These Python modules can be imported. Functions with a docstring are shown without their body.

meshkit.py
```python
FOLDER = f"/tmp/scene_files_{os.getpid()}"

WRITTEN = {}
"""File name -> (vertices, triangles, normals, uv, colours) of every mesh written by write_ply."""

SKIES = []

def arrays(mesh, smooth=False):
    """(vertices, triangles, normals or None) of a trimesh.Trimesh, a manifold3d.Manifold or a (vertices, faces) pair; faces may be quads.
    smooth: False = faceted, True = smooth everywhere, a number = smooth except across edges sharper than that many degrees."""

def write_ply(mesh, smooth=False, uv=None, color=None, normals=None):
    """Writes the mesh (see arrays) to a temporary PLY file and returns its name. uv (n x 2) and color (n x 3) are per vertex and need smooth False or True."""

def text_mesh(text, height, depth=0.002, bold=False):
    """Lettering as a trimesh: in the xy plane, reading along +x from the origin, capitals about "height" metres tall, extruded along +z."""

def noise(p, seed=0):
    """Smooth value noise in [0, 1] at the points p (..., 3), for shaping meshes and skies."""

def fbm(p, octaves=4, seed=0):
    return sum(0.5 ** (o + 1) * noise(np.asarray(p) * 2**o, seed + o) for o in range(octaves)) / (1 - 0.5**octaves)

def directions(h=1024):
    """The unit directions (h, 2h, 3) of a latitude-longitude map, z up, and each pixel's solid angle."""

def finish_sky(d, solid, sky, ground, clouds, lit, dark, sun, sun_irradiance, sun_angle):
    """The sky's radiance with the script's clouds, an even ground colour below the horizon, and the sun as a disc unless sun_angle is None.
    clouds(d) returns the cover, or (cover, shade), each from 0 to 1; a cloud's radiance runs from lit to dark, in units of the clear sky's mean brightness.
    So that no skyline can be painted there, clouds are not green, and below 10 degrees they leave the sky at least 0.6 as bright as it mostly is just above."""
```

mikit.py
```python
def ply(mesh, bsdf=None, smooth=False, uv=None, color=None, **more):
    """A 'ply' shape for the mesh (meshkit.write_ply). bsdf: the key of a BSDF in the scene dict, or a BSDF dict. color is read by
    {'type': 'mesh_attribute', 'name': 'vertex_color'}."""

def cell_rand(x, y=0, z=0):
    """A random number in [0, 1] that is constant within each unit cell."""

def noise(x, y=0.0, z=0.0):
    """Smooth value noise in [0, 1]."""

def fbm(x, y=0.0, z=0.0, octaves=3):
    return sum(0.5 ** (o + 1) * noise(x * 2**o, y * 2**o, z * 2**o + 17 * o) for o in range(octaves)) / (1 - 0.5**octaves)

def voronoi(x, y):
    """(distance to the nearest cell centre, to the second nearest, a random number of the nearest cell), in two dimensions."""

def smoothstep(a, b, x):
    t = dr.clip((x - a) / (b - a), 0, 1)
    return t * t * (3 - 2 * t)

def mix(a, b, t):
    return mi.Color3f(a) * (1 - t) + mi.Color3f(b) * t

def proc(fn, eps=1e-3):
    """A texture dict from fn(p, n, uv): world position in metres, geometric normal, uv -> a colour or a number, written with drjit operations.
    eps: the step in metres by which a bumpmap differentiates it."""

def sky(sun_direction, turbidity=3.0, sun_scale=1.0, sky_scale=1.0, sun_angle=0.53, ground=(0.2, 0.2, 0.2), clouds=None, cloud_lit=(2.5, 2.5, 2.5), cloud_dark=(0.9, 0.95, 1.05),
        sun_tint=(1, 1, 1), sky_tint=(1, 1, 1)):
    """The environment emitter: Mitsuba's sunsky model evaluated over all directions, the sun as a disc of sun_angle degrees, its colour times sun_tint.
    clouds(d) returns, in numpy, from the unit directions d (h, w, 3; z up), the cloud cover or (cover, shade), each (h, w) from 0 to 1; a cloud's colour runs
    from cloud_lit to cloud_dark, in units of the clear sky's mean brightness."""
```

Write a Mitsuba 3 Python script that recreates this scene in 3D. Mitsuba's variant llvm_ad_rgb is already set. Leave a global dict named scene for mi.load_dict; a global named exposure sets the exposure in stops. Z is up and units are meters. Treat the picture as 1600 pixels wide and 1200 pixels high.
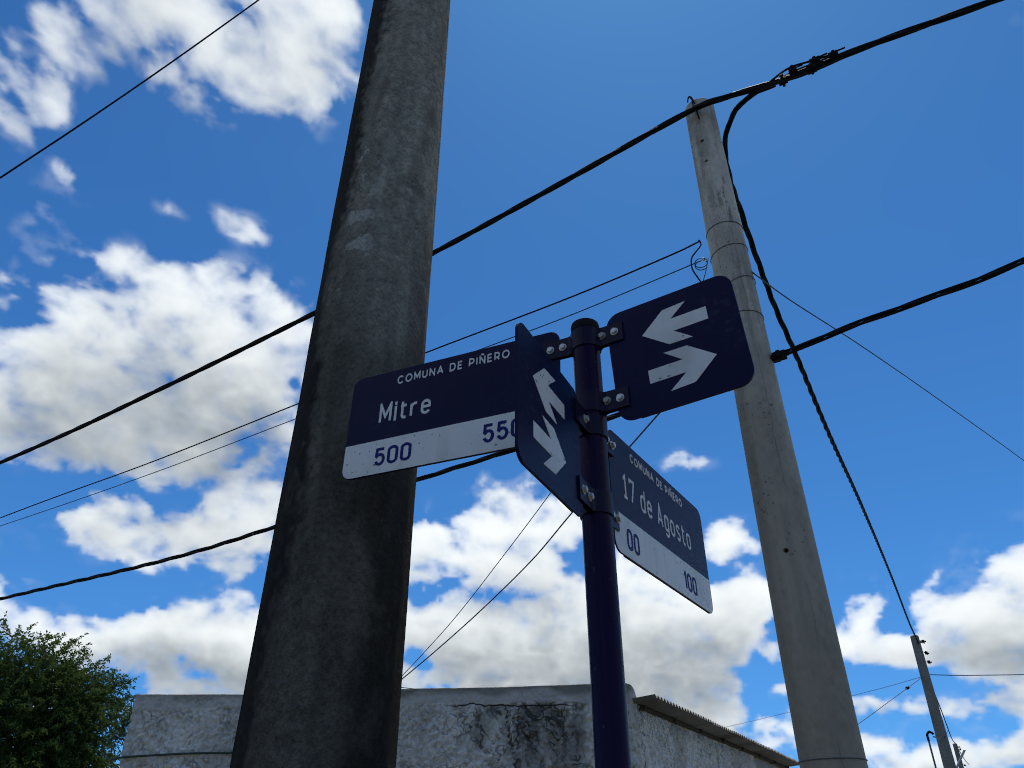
import math, random
import numpy as np, trimesh, manifold3d
import drjit as dr, mitsuba as mi
import mikit, meshkit
from mikit import noise as tn, fbm as tf, smoothstep as ss, mix
from shapely.geometry import Polygon, LineString, Point, box
from shapely.ops import unary_union
from shapely import affinity
T = mi.ScalarTransform4f
scene, labels = {}, {}

# ------------------------------------------------------------------ camera, sky, exposure
EYE = np.array([0.0, 0.0, 1.55])
FWD = np.array([-0.0044, 0.8489, 0.5285]); UP = np.array([0.0052, -0.5284, 0.8490])
scene['camera'] = {'type': 'perspective', 'fov': math.degrees(2 * math.atan(800 / 1202)), 'fov_axis': 'x', 'near_clip': 0.02, 'far_clip': 5000.0,
                   'to_world': T().look_at(origin=EYE.tolist(), target=(EYE + FWD).tolist(), up=UP.tolist())}
exposure = 1.45
SUN_AZ, SUN_EL = math.radians(22), math.radians(74)
SUN = [math.sin(SUN_AZ) * math.cos(SUN_EL), math.cos(SUN_AZ) * math.cos(SUN_EL), math.sin(SUN_EL)]

# cumulus banks: azimuth, elevation, half width, half height (degrees), weight, greyness of the base
BANKS = [
 # high left
 (-33.25, 54.20, 6.76, 3.44, 1.20, 0.15), (-25.79, 52.93, 3.42, 2.81, 1.00, 0.05), (-41.84, 48.94, 3.20, 1.99, 0.62, 0.30), (-33.02, 47.58, 2.10, 1.49, 0.50, 0.20), (-28.02, 50.29, 2.62, 1.71, 0.75, 0.10), (-21.57, 55.81, 1.37, 2.23, 0.70, 0.00),
 (-46.04, 43.95, 2.24, 3.60, 0.80, 0.20), (-48.23, 46.63, 0.99, 1.86, 0.50, 0.30), (-40.53, 38.94, 1.22, 1.09, 0.34, 0.10), (-44.32, 41.80, 1.38, 1.70, 0.42, 0.20), (-42.02, 35.94, 0.88, 1.08, 0.28, 0.10), (-27.15, 40.66, 1.76, 0.83, 0.50, 0.00), (-32.70, 40.31, 0.89, 0.55, 0.30, 0.00),
 # left
 (-27.26, 29.08, 8.38, 4.24, 1.25, 0.75), (-35.23, 30.58, 2.37, 1.96, 0.70, 0.10), (-30.65, 33.21, 4.82, 2.06, 0.75, 0.05), (-20.88, 32.36, 3.62, 3.12, 0.90, 0.10), (-34.71, 25.55, 3.21, 2.15, 0.80, 0.40), (-26.71, 24.51, 6.22, 1.76, 0.85, 0.60), (-32.16, 35.48, 1.45, 1.21, 0.42, 0.00), (-26.66, 36.48, 2.37, 1.49, 0.50, 0.00), (-20.50, 35.43, 1.71, 1.34, 0.40, 0.00),
 (-28.16, 19.52, 3.16, 1.61, 0.80, 0.30), (-22.37, 20.37, 3.66, 2.33, 0.90, 0.35), (-26.91, 15.57, 4.46, 0.63, -0.50, 0.00), (-19.83, 22.45, 1.69, 1.75, 0.60, 0.10), (-31.42, 15.23, 1.71, 0.45, 0.40, 0.00), (-24.94, 21.01, 1.34, 0.84, -0.75, 0.00), (-36.77, 23.32, 0.70, 1.13, 0.40, 0.10),
 (-23.08, 11.18, 7.64, 2.54, 1.35, 0.90), (-28.91, 11.62, 2.44, 1.25, 0.65, 0.40), (-18.16, 13.34, 2.88, 2.04, 1.00, 0.10), (-16.02, 10.62, 2.48, 2.39, 0.90, 0.50), (-7.76, 20.47, 1.29, 1.91, 0.70, 0.20), (-7.33, 13.00, 1.11, 1.91, 0.50, 0.10),
 # middle
 (-0.08, 17.89, 6.01, 3.14, 0.90, 0.20), (-4.73, 13.26, 3.37, 2.14, 1.00, 0.40), (2.21, 13.05, 8.11, 2.65, 1.30, 0.80), (-2.55, 20.15, 2.80, 2.06, 0.60, 0.00), (3.47, 21.71, 3.27, 2.54, 0.75, 0.10), (-2.62, 23.61, 0.94, 1.40, 0.40, 0.00), (9.42, 16.29, 3.13, 2.62, 0.90, 0.20),
 (12.68, 12.91, 4.51, 2.58, 1.10, 0.50), (5.76, 10.88, 10.13, 1.65, 1.00, 0.70), (15.84, 14.81, 2.12, 1.43, 0.85, 0.10), (4.78, 18.03, 1.75, 0.90, -0.80, 0.00), (-6.68, 11.25, 0.97, 0.66, -0.70, 0.00), (17.25, 10.40, 1.14, 1.78, -0.60, 0.00), (19.91, 15.51, 1.42, 2.48, -0.60, 0.00), (13.02, 17.17, 2.63, 1.09, -0.60, 0.00), (13.93, 25.37, 1.35, 0.73, 0.60, 0.00), (15.66, 19.30, 1.99, 1.49, 0.85, 0.10), (14.53, 7.78, 4.49, 1.54, 0.80, 0.40),
 # right
 (23.39, 14.12, 2.12, 1.67, 0.80, 0.10), (23.62, 11.70, 2.27, 0.85, 0.50, 0.20), (31.44, 12.74, 3.34, 2.62, 1.30, 0.75), (33.66, 14.69, 1.94, 1.64, 1.00, 0.10), (27.77, 11.40, 2.30, 0.96, 0.75, 0.40), (26.26, 13.59, 0.92, 1.54, -0.50, 0.00), (24.96, 10.80, 1.66, 0.68, 0.55, 0.10), (23.67, 7.88, 3.67, 1.02, 0.85, 0.40), (30.94, 8.29, 2.27, 0.58, 0.70, 0.20), (26.65, 9.32, 2.48, 0.44, -0.45, 0.00),
 (29.12, 5.07, 3.91, 0.93, 0.85, 0.40), (23.71, 4.99, 3.57, 1.04, 0.85, 0.50), (27.96, 6.34, 2.02, 0.34, -0.40, 0.00), (36.09, 11.88, 3.29, 2.05, 1.10, 0.50), (34.55, 6.54, 3.54, 1.29, 0.90, 0.40), (-42.39, 26.51, 3.67, 3.20, 1.10, 0.50), (-38.37, 14.38, 3.49, 2.06, 1.00, 0.50), (-52.28, 42.52, 2.61, 2.69, 0.90, 0.30),
]

def clouds(d):
    el = np.degrees(np.arcsin(np.clip(d[..., 2], 0, 1))); az = np.degrees(np.arctan2(d[..., 0], d[..., 1]))
    k = 1.0 / (d[..., 2] + 0.5)
    q = np.stack([d[..., 0] * k, d[..., 1] * k, d[..., 2] * 0.8], -1)
    wx = meshkit.fbm(q * 6, 4, 11) - .5; wy = meshkit.fbm(q * 6, 4, 12) - .5
    azw, elw = az + wx * 6.0 / np.maximum(np.cos(np.radians(el)), .2), el + wy * 5.0
    low = meshkit.fbm(q * 3.1 + 5.7, 4, 3)
    w2 = meshkit.fbm(q * 22, 4, 14) - .5; w3 = meshkit.fbm(q * 22, 4, 15) - .5
    q2 = q + np.stack([wx * .05 + w2 * .020, wy * .05 + w3 * .020, wx * 0], -1)
    # puffs: rounded billows of three sizes, and torn fine wisps
    puff = 0
    for sc, a, sd in ((9, .5, 5), (19, .28, 6), (40, .15, 7), (85, .07, 9)):
        puff = puff + a * (1 - np.abs(2 * meshkit.noise(q2 * sc, sd) - 1))
    fine = meshkit.fbm(q2 * np.array([26, 18, 22.]), 6, 8)
    F = np.zeros(az.shape); G = np.zeros(az.shape); N = np.zeros(az.shape)
    for (a0, e0, ra, re, w, dk) in BANKS:
        da = (azw - a0 + 180) % 360 - 180
        g = np.exp(-.8 * ((da * np.cos(np.radians(e0)) / ra) ** 2 + ((elw - e0) / re) ** 2))
        if w < 0: N += -w * g
        else: F += w * g; G += w * g * dk * (.35 + 1.3 * np.clip((e0 - elw) / re + .45, 0, 1.2))
    dk = G / np.maximum(F, 1e-6)
    F = 1.12 * (1 - np.exp(-1.35 * F)) - N * .8
    # the banks known in front; scattered fair-weather cumulus over the rest of the sky
    front = np.clip((52 - np.abs((az + 180) % 360 - 180)) / 12, 0, 1) * np.clip((72 - el) / 10, 0, 1)
    F = F * front + np.clip((low - .46) * 4.2, 0, 1) * (1 - front); dk = dk * front + .4 * (1 - front)
    soft = np.clip((el - 20) / 20, 0, 1)
    hair = meshkit.fbm(q2 * np.array([60, 44, 52.]) + wx[..., None] * 3, 4, 31) - .5
    dens = F - 1.17 + .01 * soft + .90 * puff + (1.15 + .45 * soft) * (fine - .5) + .42 * hair - .35 * np.clip(1 - F / .30, 0, 1)
    dens = np.clip(dens, -.2, 1.2)
    tau = np.clip(dens + .06, 0, 2)
    cover = 1 - np.exp(-(tau * (5.2 - 3.3 * soft)) ** 1.1)
    veil = np.clip(F * .9 - .40 + 1.9 * (fine - .5) + .5 * (puff - .5) + .7 * hair, 0, 1) * np.clip(F / .35 - .2, 0, 1)
    cover = 1 - (1 - cover) * np.exp(-(.40 + 1.0 * soft) * veil)
    # self shade: the cloud that lies above, towards the high sun
    above = np.zeros(az.shape)
    for st, wt in ((5, .5), (11, .8), (19, 1.0), (30, 1.0)):
        r = np.roll(tau, st, axis=0); r[:st] = tau[:st]; above += wt * r
    shade = 1 - np.exp(-above * (.13 + 1.55 * dk))
    shade = shade * np.clip(.72 + .8 * (.62 - puff) + .8 * (.5 - fine), .3, 1.4) + .14 * (1 - puff) + .22 * dk * np.clip(tau * 2 - .3, 0, 1)
    return np.clip(cover, 0, .985), np.clip(shade, 0, 1)

scene['sky'] = mikit.sky(SUN, turbidity=2.8, sun_scale=1.0, sky_scale=1.0, ground=(.14, .14, .11), clouds=clouds, cloud_lit=(3.95, 4.12, 4.12), cloud_dark=(.92, 1.08, 1.20), sky_tint=(.37, .87, 1.36))

# ------------------------------------------------------------------ materials
def rgb(*c): return {'type': 'rgb', 'value': list(c)}
def mat(key, d, two=False):
    scene[key] = {'type': 'twosided', 'b': d} if two else d
    return key
def pr(color, rough=.5, spec=.5, metal=0.0, **k):
    return {'type': 'principled', 'base_color': color if isinstance(color, dict) else rgb(*color), 'roughness': rough, 'specular': spec, 'metallic': metal, **k}
def bump(inner, fn, scale, eps=1e-3):
    return {'type': 'bumpmap', 'arbitrary': mikit.proc(fn, eps), 'scale': scale, 'bsdf': inner}

def blue_fn(p, n, uv):
    d = tf(p.x * 9, p.y * 9, p.z * 7, 4); s = ss(.66, .74, tn(p.x * 90, p.y * 90, p.z * 90)) * ss(.5, .8, d)
    return mix((.0014, .0012, .027), (.0042, .0040, .033), ss(.4, .75, d) * .6 + ss(.45, .8, tf(p.x * 50, p.y * 50, p.z * 4, 4)) * .5) + mi.Color3f(.10, .095, .085) * (s * .12)
mat('sign_blue', pr(mikit.proc(blue_fn), .42, .12))
mat('post_paint', pr(mikit.proc(lambda p, n, uv: mix((.0075, .0018, .023), (.011, .003, .027), tf(p.x * 14, p.y * 14, p.z * 5, 4)) + mi.Color3f(.12, .11, .11) * ss(.88, .92, tn(p.x * 130, p.y * 130, p.z * 90)) * .2), .30, .09))
mat('strap_paint', pr(mikit.proc(lambda p, n, uv: mix((.0045, .003, .020), (.011, .0065, .022), tf(p.x * 30, p.y * 30, p.z * 20, 3))), .36, .14))
def white_fn(p, n, uv):
    g = tf(p.x * 11, p.y * 11, p.z * 6, 4); run = tf(p.x * 60, p.y * 60, p.z * 5, 3)
    sp = ss(.83, .88, tn(p.x * 150, p.y * 150, p.z * 120)) * ss(.45, .62, tn(p.x * 13 + 5, p.y * 13, p.z * 13))
    c = mix((.57, .565, .54), (.42, .415, .385), ss(.42, .8, g) * .8 + ss(.55, .8, run) * .35)
    return mix(c, (.10, .085, .07), sp * .9)
mat('white_film', pr(mikit.proc(white_fn), .45, .4))
mat('letter_white', pr((.56, .555, .54), .5, .2))
mat('letter_blue', pr((.006, .012, .115), .5, .12))
mat('zinc', pr((.48, .48, .46), .45, .5, .7))
mat('zinc_dull', pr((.26, .24, .21), .5, .5, .5))
mat('black_plastic', pr((.010, .010, .011), .75, .1))
mat('cable_black', pr((.006, .006, .007), .6, .15))
mat('wire_grey', pr((.06, .065, .07), .5, .4))
mat('wire_blue', pr((.014, .035, .05), .5, .4))
mat('wire_green', pr((.014, .03, .022), .5, .4))

BIG = np.array([-.507, 2.141]); BIG_R = lambda z: .2005 - .0073 * (z - 1.55)
def bigpole_fn(p, n, uv):
    # angle round the shaft measured from the face turned to the corner
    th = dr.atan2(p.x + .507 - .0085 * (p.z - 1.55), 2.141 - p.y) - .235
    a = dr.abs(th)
    g = tf(p.x * 7, p.y * 7, p.z * 3.2, 5); f = tf(p.x * 52, p.y * 52, p.z * 34, 4); gr = tn(p.x * 330, p.y * 330, p.z * 260)
    w = (tf(p.x * 6 + 9, p.y * 6, p.z * 5, 3) - .5)
    st = tf(p.x * 11 + w * 1.5, p.y * 11 + w * 1.5, p.z * 1.9 + w * 2.0, 5)
    base = mix((.085, .084, .076), (.130, .128, .115), ss(.25, .75, g))
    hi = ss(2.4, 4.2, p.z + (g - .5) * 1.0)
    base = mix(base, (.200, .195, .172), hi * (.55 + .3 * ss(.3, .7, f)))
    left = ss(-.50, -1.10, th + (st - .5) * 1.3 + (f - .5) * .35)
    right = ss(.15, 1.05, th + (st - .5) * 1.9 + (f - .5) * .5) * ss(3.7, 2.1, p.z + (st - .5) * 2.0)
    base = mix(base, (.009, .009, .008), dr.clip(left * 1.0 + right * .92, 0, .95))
    base = mix(base, (.030, .027, .022), ss(.46, .72, st + (f - .5) * .2) * .5)
    lich = ss(.53, .58, tf(p.x * 22 + 4, p.y * 22, p.z * 15, 5)) * ss(.40, .15, dr.abs(th + .48)) * ss(3.05, 3.25, p.z) * ss(3.95, 3.75, p.z)
    lich2 = ss(.58, .70, tf(p.x * 34 + 14, p.y * 34, p.z * 24, 4)) * ss(-.2, .3, th) * ss(2.6, 3.4, p.z)
    base = mix(base, (.27, .275, .27), dr.clip(lich * .75 + lich2 * .35, 0, 1))
    rain = tf(p.x * 38, p.y * 38, p.z * 2.2, 4); f2 = tn(p.x * 120, p.y * 120, p.z * 95)
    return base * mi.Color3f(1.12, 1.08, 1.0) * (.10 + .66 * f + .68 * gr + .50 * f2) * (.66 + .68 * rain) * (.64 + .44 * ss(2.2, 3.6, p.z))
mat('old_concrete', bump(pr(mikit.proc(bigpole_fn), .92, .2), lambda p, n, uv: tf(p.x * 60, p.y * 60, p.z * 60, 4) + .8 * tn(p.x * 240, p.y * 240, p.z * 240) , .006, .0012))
P1 = np.array([1.454, 3.940])
def pole_fn(p, n, uv):
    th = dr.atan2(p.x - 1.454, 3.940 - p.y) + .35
    g = tf(p.x * 5, p.y * 5, p.z * 2.2, 5); f = tf(p.x * 40, p.y * 40, p.z * 26, 4); st = tf(p.x * 16, p.y * 16, p.z * 1.1, 4)
    base = mix((.31, .295, .26), (.47, .445, .39), ss(.3, .72, g))
    base = mix(base, (.16, .15, .13), ss(.52, .74, st + (f - .5) * .4) * .6)
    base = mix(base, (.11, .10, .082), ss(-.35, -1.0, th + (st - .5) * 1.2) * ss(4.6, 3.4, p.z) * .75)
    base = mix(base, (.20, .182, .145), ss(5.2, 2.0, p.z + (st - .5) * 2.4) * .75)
    scf = ss(.56, .70, tf(p.x * 30 + 2, p.y * 30, p.z * 5.5, 4)) * ss(.42, .2, dr.abs(th - .22)) * ss(4.1, 4.7, p.z) * ss(.45, .6, tn(p.z * 2.6 + .7, 4.4, 1)) + .55 * ss(.30, .10, dr.sqrt(dr.square((th + .35) * .5) + dr.square(p.z - 6.06 + (g - .5) * .2)))
    base = mix(base, (.085, .08, .07), dr.clip(scf, 0, 1) * .7)
    seam = ss(.028, .004, dr.abs(th - .30 + (tn(p.z * 7, 2, 0) - .5) * .10 + (tn(p.z * 33, 5, 0) - .5) * .05)) * ss(.35, .6, tn(p.z * 2.3, 7.7, 0))
    pit = ss(.80, .86, tn(p.x * 70, p.y * 70, p.z * 62)) * ss(.55, .7, tn(p.x * 9 + 3, p.y * 9, p.z * 4)) * .8
    return mix(base * mi.Color3f(1.04, 1.0, .95) * (.74 + .44 * f + .06 * tn(p.x * 260, p.y * 260, p.z * 220)), (.02, .02, .018), dr.clip(seam * .42 + pit * .75, 0, 1))
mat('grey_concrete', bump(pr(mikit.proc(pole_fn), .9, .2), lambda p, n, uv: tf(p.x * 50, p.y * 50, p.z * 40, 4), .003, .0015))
mat('far_concrete', pr(mikit.proc(lambda p, n, uv: mix((.10, .098, .085), (.22, .215, .19), tf(p.x * 6, p.y * 6, p.z * 2, 4))), .9, .2))

def wall_fn(p, n, uv):
    s = p.x * .55 + p.y * .55 + p.x * .45
    g = tf(s * 2.2, p.z * 2.0, 1.3, 5); f = tf(p.x * 38, p.y * 38, p.z * 38, 4); big = tf(s * 1.1 + 3, p.z * .9, 0.2, 3)
    base = mix((.42, .40, .36), (.61, .585, .53), ss(.3, .7, g))
    base = base * (.72 + .5 * f)
    # mould washed down below the coping, strongest left of the corner
    w = tf(s * 4.0 + 7, p.z * 4.0, 5.0, 4) - .5
    ln = ss(.085, .01, dr.abs(tf(s * 13 + w * 3.5, p.z * 11 - w * 3.5, 8.0, 4) - .5)) * ss(.36, .6, tf(s * 2.6, p.z * 2.6, 3.0, 3))
    ln = dr.maximum(ln, ss(.06, .0, dr.abs(tf(s * 24 - w * 4, p.z * 20 + w * 4, 12.0, 3) - .5)) * ss(.42, .62, tf(s * 3.1 + 5, p.z * 3.1, 6.0, 3)) * .8)
    base = base * (1 - .50 * ln)
    run = tf(s * 12 + w * 2.0, p.z * 1.6 + w * 2.5, 2.0, 5)
    patch = ss(1.15, .10, dr.abs(p.x - .05 + w * .9)) + .22 * ss(.55, .75, big)
    drip = ss(.16, .66, run * .75 + patch * .30 + (f - .5) * .35 - .10) * ss(1.9, 2.9, p.z + (run - .5) * 1.6 + w) * ss(3.03, 2.90, p.z + w * .1) * dr.minimum(patch, 1)
    base = mix(base, (.030, .030, .027), dr.clip(drip * 1.1 * (.7 + .6 * ln + .5 * (f - .5)), 0, .90))
    # the cement coping is greyer, with moss along its top edge
    cop = ss(2.945, 2.975, p.z + (tn(s * 9, 1, 0) - .5) * .05 + (p.x + 4.2) * -.003)
    cc = mix((.28, .275, .255), (.46, .45, .42), tf(s * 5, p.z * 9, 4.0, 4)) * (.75 + .45 * f)
    moss = ss(3.04, 3.11, p.z + (tn(s * 4, 6, 0) - .5) * .09)
    cc = mix(cc, (.10, .10, .075), moss * .7)
    crk = ss(.013, .002, dr.abs(p.z - 2.955 - (tn(s * 7, 4, 0) - .5) * .04 + (tn(s * 31, 9, 0) - .5) * .012)) * ss(.35, .55, tn(s * 1.7 + .4, 2, 2)) * ss(-1.2, -.6, p.x)
    cc = mix(cc, (.02, .02, .018), crk); base = mix(base, (.02, .02, .018), crk)
    c = mix(base, cc, cop * ss(8.0, 9.05, 17.6 - p.y * 1.0 - dr.maximum(p.x - 1.3, 0) * 9))
    return c
mat('stucco', bump(pr(mikit.proc(wall_fn), .95, .15), lambda p, n, uv: tf(p.x * 34, p.y * 34, p.z * 34, 4), .03, .004))
mat('plain_wall', pr(mikit.proc(lambda p, n, uv: mix((.22, .22, .21), (.34, .335, .32), tf(p.x * 4, p.y * 4, p.z * 4, 4))), .95, .15))
mat('dark_metal', pr((.02, .021, .023), .5, .4))
mat('dark_steel', pr((.10, .11, .12), .5, .4, .3))
mat('steel', pr((.30, .31, .32), .45, .5, .4))
def sheet_fn(p, n, uv):
    g = tf(p.x * 3, p.y * 3, p.z * 3, 4)
    return mix(mix((.13, .135, .14), (.24, .245, .25), g), (.08, .07, .06), ss(.52, .72, tf(p.x * 1.7 + 3, p.y * 1.7, 0, 4)) * .6)
mat('zinc_sheet', pr(mikit.proc(sheet_fn), .6, .4, .15), True)
mat('timber', pr((.06, .052, .042), .85, .2))
mat('bark', pr(mikit.proc(lambda p, n, uv: mix((.035, .03, .022), (.10, .085, .065), tf(p.x * 10, p.y * 10, p.z * 4, 4))), .95, .1))
def leafmat(key, c, t):
    scene[key] = {'type': 'principledthin', 'base_color': mikit.proc(lambda p, n, uv: mi.Color3f(c) * (.6 + .8 * tf(p.x * 3, p.y * 3, p.z * 3, 3))), 'roughness': .55, 'spec_trans': 0.0, 'diff_trans': t, 'eta': 1.4}
leafmat('leaf', (.060, .100, .030), .85)
mat('grass', pr(mikit.proc(lambda p, n, uv: mix((.06, .072, .035), (.14, .13, .09), tf(p.x * .7, p.y * .7, 0, 5)) * (.6 + .8 * tf(p.x * 14, p.y * 14, 0, 4))), .95, .1))
mat('asphalt', pr(mikit.proc(lambda p, n, uv: mix((.04, .04, .04), (.075, .073, .07), tf(p.x * .8, p.y * .8, 0, 4)) * (.7 + .6 * tf(p.x * 60, p.y * 60, 0, 3))), .9, .2))
mat('cement', pr(mikit.proc(lambda p, n, uv: mix((.17, .165, .155), (.29, .28, .265), tf(p.x * 1.5, p.y * 1.5, 0, 4)) * (.75 + .5 * tf(p.x * 40, p.y * 40, p.z * 40, 3))), .9, .2))

# ------------------------------------------------------------------ helpers
rng = np.random.default_rng(7)
def key_for(name, parent=None):
    base = (parent + '__' if parent else '') + name; key = base; i = 0
    while key in scene or key in labels or any(k.startswith(key + '__') for k in scene):
        i += 1; key = f'{base}_{i:03d}'
    return key
def obj(name, mesh, bsdf, parent=None, smooth=False, label=None, cat=None, group=None, kind=None):
    key = key_for(name, parent)
    scene[key] = mikit.ply(mesh, bsdf, smooth=smooth)
    tag(key, label, cat, group, kind)
    return key
def tag(key, label=None, cat=None, group=None, kind=None):
    e = {a: b for a, b in (('label', label), ('category', cat), ('group', group), ('kind', kind)) if b}
    if e: labels[key] = {**labels.get(key, {}), **e}
def thing(name, label, cat, group=None):
    key = key_for(name); tag(key, label, cat, group); return key
def grid_faces(nu, nv, wrap_u=False):
    i, j = np.meshgrid(np.arange(nv - 1), np.arange(nu if wrap_u else nu - 1), indexing='ij')
    a = i * nu + j; b = i * nu + (j + 1) % nu
    return np.concatenate([np.stack([a, b, b + nu], -1).reshape(-1, 3), np.stack([a, b + nu, a + nu], -1).reshape(-1, 3)])
def catmull(P, n=12):
    P = np.asarray(P, float)
    if len(P) == 2: return P[0] + (P[1] - P[0]) * np.linspace(0, 1, n)[:, None]
    Q = np.vstack([2 * P[0] - P[1], P, 2 * P[-1] - P[-2]]); out = []
    for i in range(len(P) - 1):
        t = np.linspace(0, 1, n, endpoint=False)[:, None]; a, b, c, d = Q[i:i + 4]
        out.append(.5 * (2 * b + (c - a) * t + (2 * a - 5 * b + 4 * c - d) * t ** 2 + (3 * b - a - 3 * c + d) * t ** 3))
    return np.vstack([*out, P[-1:]])
def frames(p):
    t = np.gradient(p, axis=0); t /= np.linalg.norm(t, axis=1, keepdims=True) + 1e-12
    a = np.zeros_like(t); r = np.array([0, 0, 1.0]) if abs(t[0, 2]) < .9 else np.array([1.0, 0, 0])
    for i in range(len(t)):
        r = r - t[i] * (r @ t[i]); r = r / np.linalg.norm(r); a[i] = r
    return t, a, np.cross(t, a)
def tube(p, rad, sides=6, caps=True):
    p = np.asarray(p, float); t, a, b = frames(p); rad = np.broadcast_to(rad, (len(p),))
    ang = np.arange(sides) * 2 * np.pi / sides
    v = p[:, None] + rad[:, None, None] * (np.cos(ang)[None, :, None] * a[:, None] + np.sin(ang)[None, :, None] * b[:, None])
    v = v.reshape(-1, 3); f = grid_faces(sides, len(p), True)
    if caps:
        n = len(v); v = np.vstack([v, p[0], p[-1]]); k = np.arange(sides); e = (len(p) - 1) * sides
        f = np.vstack([f, np.stack([(k + 1) % sides, k, k * 0 + n], 1), np.stack([e + k, e + (k + 1) % sides, k * 0 + n + 1], 1)])
    return trimesh.Trimesh(v, f, process=False)
def join(ms): return trimesh.util.concatenate([m for m in ms if m is not None])
def resample(p, step):
    p = np.asarray(p, float); s = np.r_[0, np.cumsum(np.linalg.norm(np.diff(p, axis=0), axis=1))]
    q = np.linspace(0, s[-1], max(3, int(s[-1] / step)))
    return np.stack([np.interp(q, s, p[:, k]) for k in range(3)], 1), q
def twisted(pts, r, strands=4, pitch=.55, step=.035, phase=0.0, spread=1.25, sides=6):
    p, s = resample(catmull(pts, 16), step); t, a, b = frames(p); out = []
    for k in range(strands):
        w = 2 * np.pi * (s / pitch + k / strands) + phase
        out.append(tube(p + r * spread * (np.cos(w)[:, None] * a + np.sin(w)[:, None] * b), r, sides))
    return join(out)
def sag(a, b, drop, n=24):
    a, b = np.asarray(a, float), np.asarray(b, float); t = np.linspace(0, 1, n)[:, None]
    return a + (b - a) * t - np.array([0, 0, 1.0]) * (4 * drop * t * (1 - t))
def lathe(prof, sides=40, caps=True):
    prof = np.asarray(prof, float); ang = np.arange(sides) * 2 * np.pi / sides
    v = np.stack([prof[:, None, 0] * np.cos(ang), prof[:, None, 0] * np.sin(ang), np.repeat(prof[:, 1:2], sides, 1)], -1).reshape(-1, 3)
    f = grid_faces(sides, len(prof), True)
    if caps:
        n = len(v); k = np.arange(sides); e = (len(prof) - 1) * sides
        v = np.vstack([v, [0, 0, prof[0, 1]], [0, 0, prof[-1, 1]]])
        f = np.vstack([f, np.stack([(k + 1) % sides, k, k * 0 + n], 1), np.stack([e + k, e + (k + 1) % sides, k * 0 + n + 1], 1)])
    return trimesh.Trimesh(v, f, process=False)
def extrude(g, h, z0=0.0):
    gs = [x for x in getattr(g, 'geoms', [g]) if x.area > 1e-9]
    ms = [trimesh.creation.extrude_polygon(x, h, engine='earcut') for x in gs]
    m = join(ms); m.apply_translation([0, 0, z0]); return m
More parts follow.
